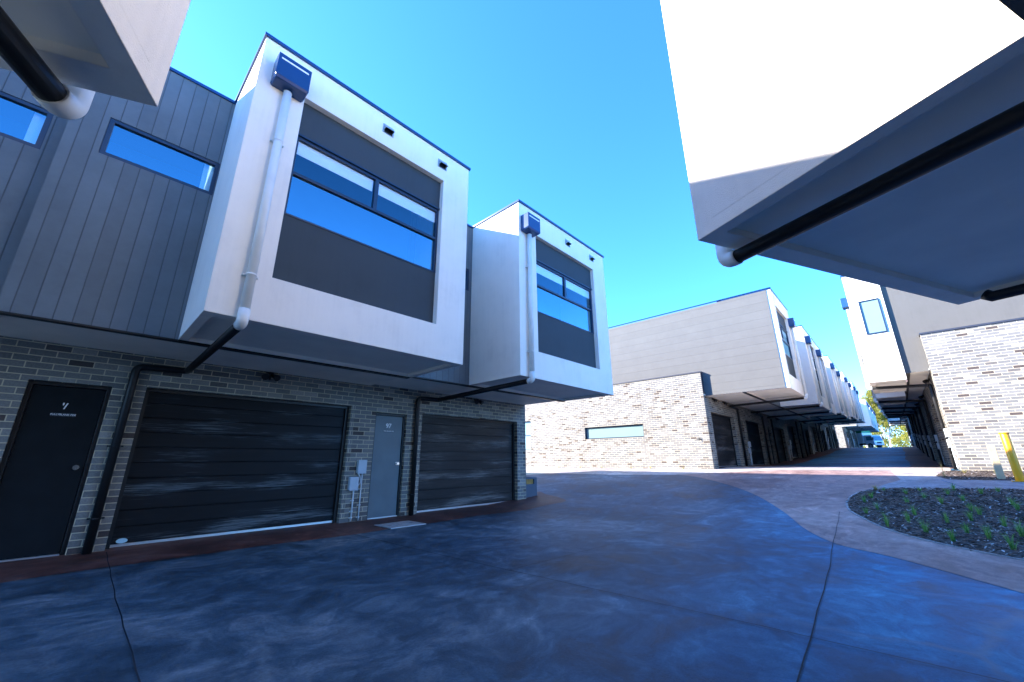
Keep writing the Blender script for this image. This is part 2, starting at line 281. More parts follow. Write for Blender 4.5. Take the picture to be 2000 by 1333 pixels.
# ------------------------------------------------------------ mesh helpers
class MB:
    def __init__(s): s.bm = bmesh.new()
    def face(s, pts):
        return s.bm.faces.new([s.bm.verts.new(p) for p in pts])
    def box(s, x0, x1, y0, y1, z0, z1):
        v = [s.bm.verts.new(p) for p in ((x0,y0,z0),(x1,y0,z0),(x1,y1,z0),(x0,y1,z0),(x0,y0,z1),(x1,y0,z1),(x1,y1,z1),(x0,y1,z1))]
        for q in ((3,2,1,0),(4,5,6,7),(0,1,5,4),(1,2,6,5),(2,3,7,6),(3,0,4,7)): s.bm.faces.new([v[i] for i in q])
        return s
    def panel(s, axis, a0, a1, b0, b1, d0, d1, holes=()):
        """sheet in the (a,b) plane, thickness d0..d1, rectangular holes; axis = its normal"""
        P = {'y': lambda a, b, d: (a, d, b), 'x': lambda a, b, d: (d, a, b), 'z': lambda a, b, d: (a, b, d)}[axis]
        A = sorted({a0, a1, *[min(max(h[k], a0), a1) for h in holes for k in (0, 1)]})
        B = sorted({b0, b1, *[min(max(h[k], b0), b1) for h in holes for k in (2, 3)]})
        def solid(i, j):
            if i < 0 or j < 0 or i >= len(A)-1 or j >= len(B)-1: return False
            ca, cb = (A[i]+A[i+1])/2, (B[j]+B[j+1])/2
            return not any(h[0] < ca < h[1] and h[2] < cb < h[3] for h in holes)
        for i in range(len(A)-1):
            for j in range(len(B)-1):
                if not solid(i, j): continue
                a, a_, b, b_ = A[i], A[i+1], B[j], B[j+1]
                s.face([P(a,b,d0),P(a_,b,d0),P(a_,b_,d0),P(a,b_,d0)]); s.face([P(a,b,d1),P(a,b_,d1),P(a_,b_,d1),P(a_,b,d1)])
                if not solid(i-1, j): s.face([P(a,b,d0),P(a,b_,d0),P(a,b_,d1),P(a,b,d1)])
                if not solid(i+1, j): s.face([P(a_,b,d0),P(a_,b,d1),P(a_,b_,d1),P(a_,b_,d0)])
                if not solid(i, j-1): s.face([P(a,b,d0),P(a,b,d1),P(a_,b,d1),P(a_,b,d0)])
                if not solid(i, j+1): s.face([P(a,b_,d0),P(a_,b_,d0),P(a_,b_,d1),P(a,b_,d1)])
        return s
    def tube(s, pts, r, seg=14, caps=True, taper=None):
        pts = [Vector(p) for p in pts]; rings = []
        n = len(pts); up = None
        for i, p in enumerate(pts):
            if i == 0: t = pts[1]-p
            elif i == n-1: t = p-pts[i-1]
            else: t = (p-pts[i-1]).normalized()+(pts[i+1]-p).normalized()
            t.normalize()
            if up is None: up = Vector((0, 0, 1)) if abs(t.z) < .9 else Vector((0, 1, 0))
            a = t.cross(up).normalized(); b = a.cross(t).normalized(); up = b
            k = 1.0
            if 0 < i < n-1:
                c = (p-pts[i-1]).normalized().dot(t); k = 1/max(c, .5)
            rr = r if taper is None else r*(1-(1-taper)*i/(n-1))
            rings.append([s.bm.verts.new(p+(a*math.cos(2*math.pi*j/seg)+b*math.sin(2*math.pi*j/seg))*rr*1.0) for j in range(seg)])
        for i in range(n-1):
            for j in range(seg):
                fc = s.bm.faces.new([rings[i][j], rings[i][(j+1)%seg], rings[i+1][(j+1)%seg], rings[i+1][j]]); fc.smooth = True
        if caps:
            s.bm.faces.new(rings[0][::-1]); s.bm.faces.new(rings[-1])
        return s
    def build(s, name, mat, parent=None, loc=None, bev=0, smooth=False, merge=True):
        bm = s.bm
        if merge: bmesh.ops.remove_doubles(bm, verts=bm.verts, dist=1e-5)
        if merge: bmesh.ops.recalc_face_normals(bm, faces=bm.faces)
        uv = bm.loops.layers.uv.new('UVMap')
        for f in bm.faces:
            n = f.normal; k = max(range(3), key=lambda i: abs(n[i]))
            for l in f.loops:
                c = l.vert.co; l[uv].uv = (c.y, c.z) if k == 0 else ((c.x, c.z) if k == 1 else (c.x, c.y))
            if smooth: f.smooth = True
        me = bpy.data.meshes.new(name); bm.to_mesh(me); bm.free()
        for mm in (mat if isinstance(mat, (list, tuple)) else [mat]): me.materials.append(mm)
        o = bpy.data.objects.new(name, me); C.objects.link(o)
        if parent: o.parent = parent
        if loc: o.location = loc
        if bev:
            b = o.modifiers.new('bevel', 'BEVEL'); b.width = bev; b.segments = 2; b.limit_method = 'ANGLE'; b.angle_limit = R(40)
        return o
def arc(p0, pc, p1, n=6):
    """rounded corner from p0 to p1 about corner pc"""
    p0, pc, p1 = Vector(p0), Vector(pc), Vector(p1)
    return [p0*(1-t)**2+pc*2*t*(1-t)+p1*t*t for t in [i/n for i in range(n+1)]]
def rounded(pts, r=.09, n=6):
    pts = [Vector(p) for p in pts]; out = [pts[0]]
    for i in range(1, len(pts)-1):
        a = (pts[i-1]-pts[i]).normalized(); b = (pts[i+1]-pts[i]).normalized()
        out += arc(pts[i]+a*r, pts[i], pts[i]+b*r, n)
    return out+[pts[-1]]
def thing(name, label, cat, loc=(0, 0, 0), rot=0, group=None):
    o = bpy.data.objects.new(name, None); C.objects.link(o); o.empty_display_size = .3
    o.location = loc; o.rotation_euler = (0, 0, rot); o['label'] = label; o['category'] = cat
    if group: o['group'] = group
    return o
def tag(o, label, cat, group=None, kind=None):
    if label: o['label'] = label
    if cat: o['category'] = cat
    if group: o['group'] = group
    if kind: o['kind'] = kind
    return o
def struct(o): o['kind'] = 'structure'; return o
def copy_tree(o, parent=None):
    c = o.copy(); C.objects.link(c)
    if parent: c.parent = parent
    for ch in list(o.children): copy_tree(ch, c)
    return c
def text(body, size, mat, parent, loc, rot=(R(90), 0, 0), name='lettering', extrude=.002, bold=0.0):
    cu = bpy.data.curves.new(name, 'FONT'); cu.body = body; cu.size = size; cu.extrude = extrude; cu.offset = bold
    cu.align_x = 'CENTER'; cu.align_y = 'CENTER'
    t = bpy.data.objects.new(name, cu); C.objects.link(t)
    dg = bpy.context.evaluated_depsgraph_get(); me = bpy.data.meshes.new_from_object(t.evaluated_get(dg))
    bpy.data.objects.remove(t); me.materials.clear(); me.materials.append(mat)
    o = bpy.data.objects.new(name, me); C.objects.link(o); o.parent = parent; o.location = loc; o.rotation_euler = rot
    return o

# ------------------------------------------------------------ ground
KN = [(-600,0),(7.5,0),(9.5,.09),(17.2,.72),(19,.78),(27,.78),(34,1.0),(42,1.36),(50,1.79),(58,2.12),(64,2.24),(78,2.44),(110,2.9),(160,3.0),(700,3.0)]
def gz(x):
    for (a, b), (c, d) in zip(KN, KN[1:]):
        if x <= c: return b+(d-b)*(x-a)/(c-a)
    return KN[-1][1]
g = MB()
ys = [-600, -60, -20, 0, 10, 20, 60, 600]
for (xa, za), (xb, zb) in zip(KN, KN[1:]):
    for ya, yb in zip(ys, ys[1:]): g.face([(xa, ya, za), (xb, ya, zb), (xb, yb, zb), (xa, yb, za)])
struct(g.build('driveway_ground', M['conc']))
def strip(name, xs, lo, hi, dz, mat, kind='structure', step=.25):
    """sheet between y=lo(x) and y=hi(x) hugging the ground, dz above it"""
    b = MB(); X = sorted({xs[0], xs[1], *[k[0] for k in KN if xs[0] < k[0] < xs[1]], *[xs[0]+i*step for i in range(1, int((xs[1]-xs[0])/step))]})
    for a, c in zip(X, X[1:]):
        p = [(a, lo(a), gz(a)+dz), (c, lo(c), gz(c)+dz), (c, hi(c), gz(c)+dz), (a, hi(a), gz(a)+dz)]
        if hi(a)-lo(a) < 1e-4 and hi(c)-lo(c) < 1e-4: continue
        if hi(a)-lo(a) < 1e-4: p = p[:3]
        elif hi(c)-lo(c) < 1e-4: p = [p[0], p[1], p[3]]
        b.face(p)
    o = b.build(name, mat)
    if kind: o['kind'] = kind
    return o
def interp(pts):
    def f(x):
        if x <= pts[0][0]: return pts[0][1]
        for (a, b), (c, d) in zip(pts, pts[1:]):
            if x <= c: return b+(d-b)*(x-a)/(c-a)
        return pts[-1][1]
    return f
def polyfill(name, pts, dz, mat):
    b = MB(); vs_ = [b.bm.verts.new((x, y, gz(x)+dz)) for x, y in pts]
    f = b.bm.faces.new(vs_); bmesh.ops.triangulate(b.bm, faces=[f])
    return b.build(name, mat, merge=False)
def catmull(pts, n=8, closed=False):
    out = []; P = [Vector((x, y)) for x, y in pts]
    for i in range(len(P)-1):
        p0 = P[max(i-1, 0)]; p1 = P[i]; p2 = P[i+1]; p3 = P[min(i+2, len(P)-1)]
        for k in range(n):
            t = k/n; q = .5*((2*p1)+(p2-p0)*t+(2*p0-5*p1+4*p2-p3)*t*t+(3*p1-p0-3*p2+p3)*t**3); out.append((q.x, q.y))
    out.append(pts[-1]); return out
wob = lambda x: .05*math.sin(x*1.3)+.03*math.sin(x*3.1+1)
# red oxide apron along the near terrace, wrapping past its end
strip('red_apron', (-8, 10.4), lambda x: (6.72+wob(x)) if x < 9 else min(8.6, 6.72+wob(x)+(x-9)**2*1.3), lambda x: 8.6, .004, M['conc_red'])
# red bands on both sides of the uphill lane
strip('red_lane_band', (17.3, 110), lambda x: 4.45+wob(x*.3), lambda x: 5.8, .004, M['conc_red'], step=1)
strip('red_lane_band', (19.6, 110), lambda x: -1.6, lambda x: -.15+wob(x*.3), .004, M['conc_red'], step=1)
# mauve apron between the carriageway and the garden bed, sweeping across the lane mouth
po = catmull([(3.2,-3.6),(4.9,-1.35),(5.9,-.53),(6.44,-.1),(6.95,.34),(7.4,.86),(8.3,1.36),(9.9,1.95),(12.0,3.0),(13.9,4.4),(15.3,6.0),(15.9,8.5),(15.9,16)], 8)
pi_ = [(17.3, 16), (17.3, 5.4), (19.6, 5.4), (19.6, -1.15), (17.4, -.62), (15.2, .16), (13.3, .75)]
bed_edge = catmull([(13.6, .30), (12.98,.80),(12.15,1.0),(11.13,1.03),(10.32,.92),(9.69,.70),(8.9,.40),(8.33,.04),(7.9,-.4),(7.64,-.76),(7.3,-1.4),(6.9,-2.4),(6.6,-3.6)], 8)
def outer(x, pts=None): return None
# build it as a ribbon of cells cut on the ground's own knots
def ribbon(name, A, B, dz, mat):
    b = MB(); bm = b.bm
    va = [bm.verts.new((x, y, 0)) for x, y in A]; vb = [bm.verts.new((x, y, 0)) for x, y in B]
    f = bm.faces.new(va+vb[::-1])
    for k in KN:
        if 3 < k[0] < 30:
            bmesh.ops.bisect_plane(bm, geom=bm.verts[:]+bm.edges[:]+bm.faces[:], plane_co=(k[0], 0, 0), plane_no=(1, 0, 0))
    for v in bm.verts: v.co.z = gz(v.co.x)+dz
    bmesh.ops.triangulate(bm, faces=bm.faces[:])
    for f in bm.faces:
        if f.normal.z < 0: f.normal_flip()
    o = b.build(name, mat, merge=False); o['kind'] = 'structure'; return o
ribbon('mauve_apron', po, [(bed_edge[-1][0], bed_edge[-1][1])]+bed_edge[::-1]+pi_[::-1][0:1]+pi_[::-1][1:], .004, M['conc_pink'])
# footpath crossing between the two beds
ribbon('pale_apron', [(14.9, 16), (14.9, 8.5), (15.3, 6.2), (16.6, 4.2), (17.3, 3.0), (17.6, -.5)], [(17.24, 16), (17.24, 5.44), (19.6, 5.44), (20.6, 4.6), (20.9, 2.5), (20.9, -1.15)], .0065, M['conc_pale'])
ribbon('footpath', [(13.6, .30), (13.3, .75), (15.2, .16), (15.5, -.55)], [(13.62, .2), (13.75, -.4), (13.8, -.6), (13.85, -.9)], .009, M['path'])
ribbon('footpath', [(13.85, -.93), (14.2, -9)], [(15.52, -.58), (15.75, -9)], .009, M['path'])
bedpoly = bed_edge+[(6.6, -9), (14.15, -9), (13.95, -1.7), (13.85, -.9), (13.72, -.2)]
ribbon('garden_bed', bedpoly, [], .012, M['soil'])
bed2 = [(15.45, -.75), (16.2, -.55), (17.3, -.75), (17.68, -.95), (17.68, -9), (15.8, -9)]
ribbon('garden_strip', bed2, [], .012, M['soil'])
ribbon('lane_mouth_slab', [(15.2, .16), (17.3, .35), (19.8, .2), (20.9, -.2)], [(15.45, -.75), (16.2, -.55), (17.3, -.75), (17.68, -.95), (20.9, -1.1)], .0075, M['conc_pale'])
# pale concrete edging round the bed
e = MB()
for (x0, y0), (x1, y1) in zip(bed_edge, bed_edge[1:]):
    t = Vector((x1-x0, y1-y0)).normalized(); nn = Vector((t.y, -t.x))*.018
    e.face([(x0-nn.x, y0-nn.y, gz(x0)+.018), (x0+nn.x, y0+nn.y, gz(x0)+.018), (x1+nn.x, y1+nn.y, gz(x1)+.018), (x1-nn.x, y1-nn.y, gz(x1)+.018)])
    for sgn in (-1, 1):
        e.face([(x0+sgn*nn.x, y0+sgn*nn.y, gz(x0)+.018), (x1+sgn*nn.x, y1+sgn*nn.y, gz(x1)+.018), (x1+sgn*nn.x, y1+sgn*nn.y, gz(x1)-.02), (x0+sgn*nn.x, y0+sgn*nn.y, gz(x0)-.02)])
struct(e.build('bed_edging', M['edge']))
# saw-cut joints
def joint(pts, w_=.009):
    b = MB()
    dense = []
    for (x0, y0), (x1, y1) in zip(pts, pts[1:]):
        n = max(2, int(math.hypot(x1-x0, y1-y0)/.3))
        dense += [(x0+(x1-x0)*i/n, y0+(y1-y0)*i/n) for i in range(n)]
    dense.append(pts[-1])
    dense = [(x+.004*math.sin(i*2.1), y+.004*math.sin(i*1.7)) for i, (x, y) in enumerate(dense)]
    for (x0, y0), (x1, y1) in zip(dense, dense[1:]):
        t = Vector((x1-x0, y1-y0)).normalized(); nn = Vector((t.y, -t.x))*w_/2
        b.face([(x0-nn.x, y0-nn.y, gz(x0)+.0085), (x0+nn.x, y0+nn.y, gz(x0)+.0085), (x1+nn.x, y1+nn.y, gz(x1)+.0085), (x1-nn.x, y1-nn.y, gz(x1)+.0085)])
    struct(b.build('sawcut_joint', M['joint']))
joint([(.55, 7.85), (.5, 5.2), (.47, -2)]); joint([(3.30, 7.9), (3.4, 4.1), (3.57, .9), (3.7, -3)])
joint([(-3, .45), (2.88, .64), (5.84, .81), (7.3, .93)]); joint([(7.3, .93), (10.2, 1.08)], .007); joint([(8.2, 7.9), (8.4, 1.5)], .007)
joint([(3.42, 3.3), (8.35, 3.0), (12.1, 3.0)], .006)

# ------------------------------------------------------------ townhouse builder
# local frame: x along the row, -y towards the street (brick face at y=0), z from the ground
TOP = 3.86          # bay height
def window(parent, axis, a0, a1, z0, z1, d, into, mull=None, trans=None, blind=0, glass='glass', frame='frame', fw=.045):
    """frame proud at d, glass a little behind; `into` = +1/-1 direction of the room along the normal axis"""
    holes = []
    if trans:
        holes.append((a0+fw, a1-fw, z0+fw*.6, trans-fw/2))
        if mull: holes += [(a0+fw, mull-fw*.7, trans+fw/2, z1-fw), (mull+fw*.7, a1-fw, trans+fw/2, z1-fw)]
        else: holes.append((a0+fw, a1-fw, trans+fw/2, z1-fw))
    else: holes.append((a0+fw, a1-fw, z0+fw, z1-fw))
    fr = MB().panel(axis, a0, a1, z0, z1, d, d+into*.07, holes).build('window_frame', M[frame], parent, bev=.004)
    for q_, hh in enumerate(holes):
        gl = MB().panel(axis, hh[0]-.01, hh[1]+.01, hh[2]-.01, hh[3]+.01, d+into*.032, d+into*.038)
        gl.build('pane', M['glass_clear' if (q_ and blind) else glass], fr)
    if blind: 
        hs = [(a0+.03, (mull or a1)-.05)]+([(mull+.05, a1-.03)] if mull else [])
        bl = MB()
        for h0, h1 in hs: bl.panel(axis, h0, h1, z1-blind, z1-.03, d+into*.048, d+into*.052)
        bl.build('blind', M['blind'], fr)
    return fr
def bay(p, x0, x1, yf, yb, z0, z1, recs, clip=None, seed=0, frontmat='white', ring=(.10, .16), shell='white', side_window=None, opening=True, skin=None):
    """projecting upper box. recs = list of (rx0,rx1,rz0,rz1,wz0,wz1,trans,mull)"""
    T = .14
    sh = MB()
    sh.panel('y', x0, x1, z0, z1, yf, yf+T, [r[:4] for r in recs])
    sh.box(x0, x0+.12, yf+T, yb, z0+.10, z1-.12); sh.box(x1-.12, x1, yf+T, yb, z0+.10, z1-.12)
    sh.panel('z', x0, x1, yf+T, yb, z1-.12, z1)
    sh.panel('z', x0, x1, yf+T, yb, z0, z0+.10, [(x0+ring[0], x1-ring[0], yf+ring[1], yb-.02)])
    o = sh.build('bay_box', M[shell], p)
    MB().panel('z', x0+ring[0]-.02, x1-ring[0]+.02, yf+ring[1]-.005, yb, z0+.055, z0+.095).build('bay_soffit', M['soffit'], o)
    MB().panel('z', x0-.025, x1+.025, yf-.03, yb+.3, z1+.001, z1+.045).build('capping', M['navy'], o)
    for (a, b_, c, d, w0, w1, tr, mu) in recs:
        yi = yf+.105
        MB().panel('y', a-.02, b_+.02, c-.02, w0, yi, yi+.05).build('infill_panel', M['infill'], p, bev=.003)
        MB().panel('y', a-.02, b_+.02, w1, d+.02, yi-.012, yi+.05).build('infill_panel', M['infill'], p, bev=.003)
        window(p, 'y', a, b_, w0, w1, yi-.01, 1, mull=mu, trans=tr, blind=.25)
        MB().box(a-.0, b_+.0, yi-.035, yi-.013, w1+.0, w1+.028).build('window_head', M['frame'], p)
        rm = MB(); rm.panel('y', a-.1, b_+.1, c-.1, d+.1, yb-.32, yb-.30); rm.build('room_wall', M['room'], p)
    return o
def vent(p, x, y, z):
    v = MB()
    v.box(x-.095, x+.095, y-.012, y-.001, z-.08, z+.08)
    a = [(x-.075, y-.012, z+.065), (x+.075, y-.012, z+.065), (x+.075, y-.085, z-.03), (x-.075, y-.085, z-.03)]
    b = [(x-.075, y-.012, z-.03), (x+.075, y-.012, z-.03)]
    v.face(a); v.face([a[0], a[3], b[0]]); v.face([a[1], b[1], a[2]])
    v.face([(x-.075, y-.014, z+.05), (x+.075, y-.014, z+.05), (x+.075, y-.079, z-.032), (x-.075, y-.079, z-.032)])
    o = v.build('wall_vent', M['vent'], p, merge=False)
    MB().box(x-.07, x+.07, y-.016, y-.0125, z-.075, z+.03).build('vent_mouth', M['black'], o)
def rainhead(p, x, y, z, w=.40, d=.22, h=.45, slot=True):
    b = MB(); zc = z+h*.22
    b.box(x-w/2, x+w/2, y-d, y-.002, zc, z+h)
    # sloping bottom to the outlet
    t = [(x-w/2, y-d, zc), (x+w/2, y-d, zc), (x+w/2, y-.002, zc), (x-w/2, y-.002, zc)]
    q = [(x-w/2+.02, y-d+.02, zc-.03), (x+w/2-.02, y-d+.02, zc-.03), (x+w/2-.02, y-.004, zc-.03), (x-w/2+.02, y-.004, zc-.03)]
    for i in range(4): b.face([t[i], t[(i+1)%4], q[(i+1)%4], q[i]])
    b.face(q)
    o = b.build('rain_head', M['navy'], p, bev=.006)
    if slot:
        s = MB(); n = 8; r = .013; pts = []
        for k in range(n+1): a = math.pi/2+math.pi*k/n; pts.append((x-w/2+.045+r*math.cos(a), z+h-.075+r*math.sin(a)))
        for k in range(n+1): a = -math.pi/2+math.pi*k/n; pts.append((x+w/2-.045+r*math.cos(a), z+h-.075+r*math.sin(a)))
        s.face([(a, y-d-.0015, c) for a, c in pts])
        s.build('overflow_slot', M['letters'], o, merge=False)
    return o
def spotlights(p, x, y, z):
    b = MB(); b.box(x-.06, x+.06, y-.035, y, z-.03, z+.03)
    o = b.build('security_light', M['black'], p)
    for s in (-1, 1):
        h = MB(); h.tube([(x+s*.03, y-.03, z), (x+s*.07, y-.08, z-.03)], .014, 8)
        h.tube([(x+s*.06, y-.06, z-.02), (x+s*.10, y-.15, z-.08)], .038, 10, taper=1.5); h.build('lamp_head', M['black'], o)
    MB().tube([(x, y-.03, z-.02), (x, y-.07, z-.10)], .03, 8, taper=.6).build('sensor', M['black'], o)
    return o
def garage_door(p, g0, g1, h, y, mat, sticker=False, n=10):
    b = MB(); ph = (h-.05)/n
    for k in range(n):
        z0 = .05+k*ph; c = .012
        # each board bowed slightly forward with a V joint
        b.box(g0, g1, y, y+.04, z0+.006, z0+ph-.006)
        b.box(g0+.0, g1-.0, y+.012, y+.035, z0-.006, z0+.006)
    o = b.build('garage_door', M[mat], p, bev=.004)
    b = MB(); b.box(g0, g1, y-.012, y+.03, .012, .046); b.build('bottom_rail', M['alu'], o)
    j = MB(); j.box(g0-.001, g0+.05, y-.05, y-.003, 0, h); j.box(g1-.06, g1+.001, y-.05, y-.003, 0, h); j.box(g0+.05, g1-.06, y-.05, y-.003, h-.05, h+.001)
    j.build('door_jamb', M['black'], o)
    if sticker:
        s = MB(); s.face([(g0+.16+.06*math.cos(a), y-.014, .085+.033*math.sin(a)) for a in [math.pi*2*k/24 for k in range(24)]])
        s.build('sticker', M['sticker'], o, merge=False)
    return o
def entry_door(p, d0, d1, h, y, mat, num=None, numstyle=1.0):
    fr = MB().panel('y', d0, d1, 0, h, y-.03, y+.06, [(d0+.045, d1-.045, -.1, h-.05)]).build('door_frame', M['black'], p, bev=.004)
    o = MB().box(d0+.05, d1-.05, y, y+.04, .012, h-.055).build('entry_door', M[mat], p, bev=.003)
    xk = d1-.13
    k = MB(); k.tube([(xk, y-.001, 1.07), (xk, y-.012, 1.07)], .032, 18); k.tube([(xk, y-.012, 1.07), (xk, y-.045, 1.07)], .012, 12)
    k.tube([(xk, y-.043, 1.07), (xk, y-.05, 1.07), (xk, y-.07, 1.07), (xk, y-.078, 1.07)], .027, 16)
    k.build('door_knob', M['chrome'], o)
    MB().box(d0+.05, d1-.05, y-.045, y-.003, .0, .02).build('threshold', M['alu'], o)
    xm = (d0+d1)/2
    if num:
        text(num, .115*numstyle, M['letters'], o, (xm-.01, y-.004, 1.86), name='door_number', bold=.003)
        MB().box(xm-.115, xm+.115, y-.006, y-.001, 1.728, 1.772).build('street_plate', M['plate'], o)
        text('PULLYBLANK PDE', .0295, M['letters'], o, (xm, y-.0085, 1.75), name='street_name', bold=.0006)
    return o
def meter(p, x, y, z):
    """two grey electrical boxes with conduits"""
    a = MB().box(x-.01, x+.17, y-.09, y-.002, z, z+.25).build('meter_box', M['steel_box'], p, bev=.008)
    b = MB().box(x-.15, x+.03, y-.09, y-.002, z-.31, z-.07).build('meter_box', M['steel_box'], p, bev=.008)
    MB().box(x-.005, x+.165, y-.10, y-.091, z-.012, z+.004).build('hinge_strip', M['steel_box'], a)
    MB().box(x-.145, x+.025, y-.10, y-.091, z-.322, z-.306).build('hinge_strip', M['steel_box'], b)
    for (xx, z1) in ((x+.115, z), (x-.03, z-.31)):
        c = MB(); c.tube([(xx, y-.03, z1), (xx, y-.03, .02)], .0135, 12)
        for zz in (z1*.66, z1*.33, .08): c.box(xx-.035, xx+.035, y-.012, y-.001, zz-.012, zz+.012); c.tube([(xx, y-.03, zz-.014), (xx, y-.03, zz+.014)], .018, 12)
        c.build('conduit', M['pvc_grey'], p)
    c = MB(); c.tube(rounded([(x+.02, y-.03, z), (x+.075, y-.04, z-.08), (x+.09, y-.04, z-.19), (x+.03, y-.04, z-.25)], .04), .013, 10); c.build('loop_conduit', M['pvc_grey'], p)
def downpipe(p, x, ybay, z0, ztop, xw, yw=-.07, head=True, ground=0.0, elbow='pvc', endx=None, wallpipe=True):
    """white drop on the bay face, white elbow, black run under the soffit back to the wall, then down it"""
    y = ybay-.07; zb = z0-.075
    drop = MB(); drop.tube([(x, y, ztop), (x, y, z0+.02)], .05, 18)
    d = drop.build('downpipe', M['pvc'], p)
    for zz in (z0+.50, z0+2.35):
        c = MB(); c.tube([(x, y, zz-.01), (x, y, zz+.01)], .0535, 18); c.box(x-.078, x+.078, y+.03, y+.07, zz-.008, zz+.008)
        c.build('pipe_clip', M['pvc'], d)
    MB().tube(rounded([(x, y, z0+.09), (x, y, zb), (x, y+.10, zb)], .07, 8), .058, 18).build('elbow', M[elbow], d)
    pts = [(x, y+.095, zb), (x, yw-.1, zb-.06)]
    if xw is not None:
        pts = [(x, y+.095, zb), (x, yw, zb-.07), (xw, yw, zb-.09), (xw, yw, ground-.02)]
        MB().tube(rounded(pts, .09, 6), .05, 18).build('black_pipe', M['black'], p)
        for zz in (.42, 1.35):
            cl = MB(); cl.tube([(xw, yw, zz-.012), (xw, yw, zz+.012)], .0545, 16); cl.box(xw-.085, xw+.085, yw+.04, yw+.068, zz-.01, zz+.01)
            cl.build('pipe_bracket', M['black'], p)
    else:
        MB().tube([(x, y+.095, zb), (x, -.02, zb-.06)], .05, 18).build('black_pipe', M['black'], p)
def lower(p, l0, l1, h, holes, y0=0, depth=.28, inset=.02):
    MB().box(l0+.02, l1-.02, -.03, -.001, h-.058, h-.035).build('soffit_bead', M['pvc'], p)
    MB().box(l0+inset, l1-.02, .42, 11.5, -.2, h-.07).build('ground_floor_body', M['plaster'], p)
    b = MB(); b.panel('y', l0, l1, -.25, h, y0, y0+depth, holes)
    return b.build('brick_wall', M['brick'], p)
def upper(p, c0, c1, cd, S, H, strips=(), depth=11.0, mat='clad', win_blind=0, sof0=None, sof1=None):
    """overhanging first floor: cladding face at y=-cd, soffit at S, parapet at H"""
    f = MB(); f.panel('y', c0, c1, S, H, -cd, -cd+.12, strips)
    o = f.build('cladding', M[mat], p)
    b = MB(); b.panel('z', c0, c1, -cd+.12, depth, H-.25, H-.002); b.box(c0, c0+.1, -cd+.12, depth, S+.11, H-.25); b.box(c1-.1, c1, -cd+.12, depth, S+.11, H-.25)
    b.panel('y', c0+.1, c1-.1, S+.11, H-.25, depth-.2, depth)
    b.panel('y', c0+.1, c1-.1, S+.11, H-.25, .6, .7)
    b.build('upper_floor', M['grey_wall'], p)
    if mat == 'clad': MB().box(c0, c1, -cd-.004, -cd+.10, S-.022, S-.001).build('shadow_gap_strip', M['black'], p)  # black strip painted in as the shadow gap under the cladding
    s = MB(); s.panel('z', c0, c1, -cd+.12, depth, S+.03, S+.11); s.build('soffit', M['soffit'], p)
    MB().panel('z', c0-.0, c1+.0, -cd-.025, -cd+.5, H, H+.045).build('capping', M['navy'], p)
    for (a, b_, c, d) in strips:
        window(p, 'y', a+.001, b_-.001, c+.001, d-.001, -cd+.01, 1, fw=.05)
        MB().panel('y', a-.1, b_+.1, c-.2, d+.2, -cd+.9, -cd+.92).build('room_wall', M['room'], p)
        MB().box(b_-.16, b_-.03, -cd+.12, -cd+.125, c+.03, d-.03).build('curtain', M['blind'], p)
    return o

REC = lambda b0, z0, mir=None: [((b0+.56, b0+2.93, z0+.57, z0+3.29, z0+1.50, z0+2.72, z0+2.14, b0+1.76) if mir is None else
                                 (mir-2.93, mir-.56, z0+.57, z0+3.29, z0+1.50, z0+2.72, z0+2.14, mir-1.76))]
# ------------------------------------------------------------ near terrace (left of the picture)
S0 = 2.65
def terrace_unit(X0, label, l1, door, gar, c0, c1, strip_, b0, pw, px, light, num, gm, dm, z1=6.51, sticker=False, met=None, dz=0.0, ns=1.0, garh=2.20, doorh=2.17):
    t = thing('townhouse', label, 'townhouse', (X0, 8.0, 0), 0, 'townhouses of the near left terrace')
    lower(t, 0, l1, S0+.09+dz, [(door[0], door[1], -1, doorh), (gar[0], gar[1], -1, garh)])
    entry_door(t, door[0], door[1], doorh, .09, dm, num, ns*1.15)
    garage_door(t, gar[0], gar[1], garh, .16, gm, sticker)
    upper(t, c0, c1, 1.5, S0+dz, 6.49+dz, [strip_], depth=12)
    b = bay(t, b0, b0+3.5, -3.0, -1.5, S0+dz, 6.51+dz, REC(b0, S0+dz))
    for vx in (1.80, 2.88): vent(t, b0+vx, -3.0, S0+dz+3.60)
    rainhead(t, px, -3.0, S0+dz+3.09)
    downpipe(t, px, -3.0, S0+dz, S0+dz+3.13, pw)
    spotlights(t, light, -.002, S0+dz-.02)
    if met is not None: meter(t, met, 0, .90)
    return t
u1 = terrace_unit(-.92, 'townhouse with the black entry door and widest black garage door, nearest on the left', 4.70, (.32, 1.10), (1.46, 4.62),
                  .05, 4.99, (.36, 1.53, 4.82, 5.37), 1.54, 1.29, 1.88, 3.04, "'/", 'garage_blk', 'door_black', sticker=True, ns=.8, garh=2.21)
u2 = terrace_unit(3.78, 'townhouse with grey door 97 and brown woodgrain garage at the end of the left terrace', 5.28, (.47, 1.23), (1.64, 4.92),
                  .30, 5.265, (.50, 1.69, 4.86, 5.41), 1.765, 1.45, 2.03, 3.30, '97', 'garage_brn', 'door_grey', met=.16, dz=.035, garh=2.19, doorh=2.13)
MB().panel('x', .28, 12, -.25, S0+.10, 5.0, 5.28).build('end_wall', M['brick'], u2)
MB().box(5.265, 5.279, -.003, 0.0, 0, S0).build('corner_joint', M['mortar'], u2)
for uu, xx in ((u1, 1.455), (u2, .0)):
    MB().box(xx-.005, xx+.005, -.002, .0, 2.22, S0+.02).build('expansion_joint', M['mortar'], uu)
u0 = thing('townhouse', 'dark boarded townhouse with a slot window at the left edge of the photo', 'townhouse', (-5.8, 8.0, 0), 0, 'townhouses of the near left terrace')
lower(u0, 0, 4.88, S0+.09, [(3.5, 4.26, -1, 2.15), (.3, 3.3, -1, 2.2)])
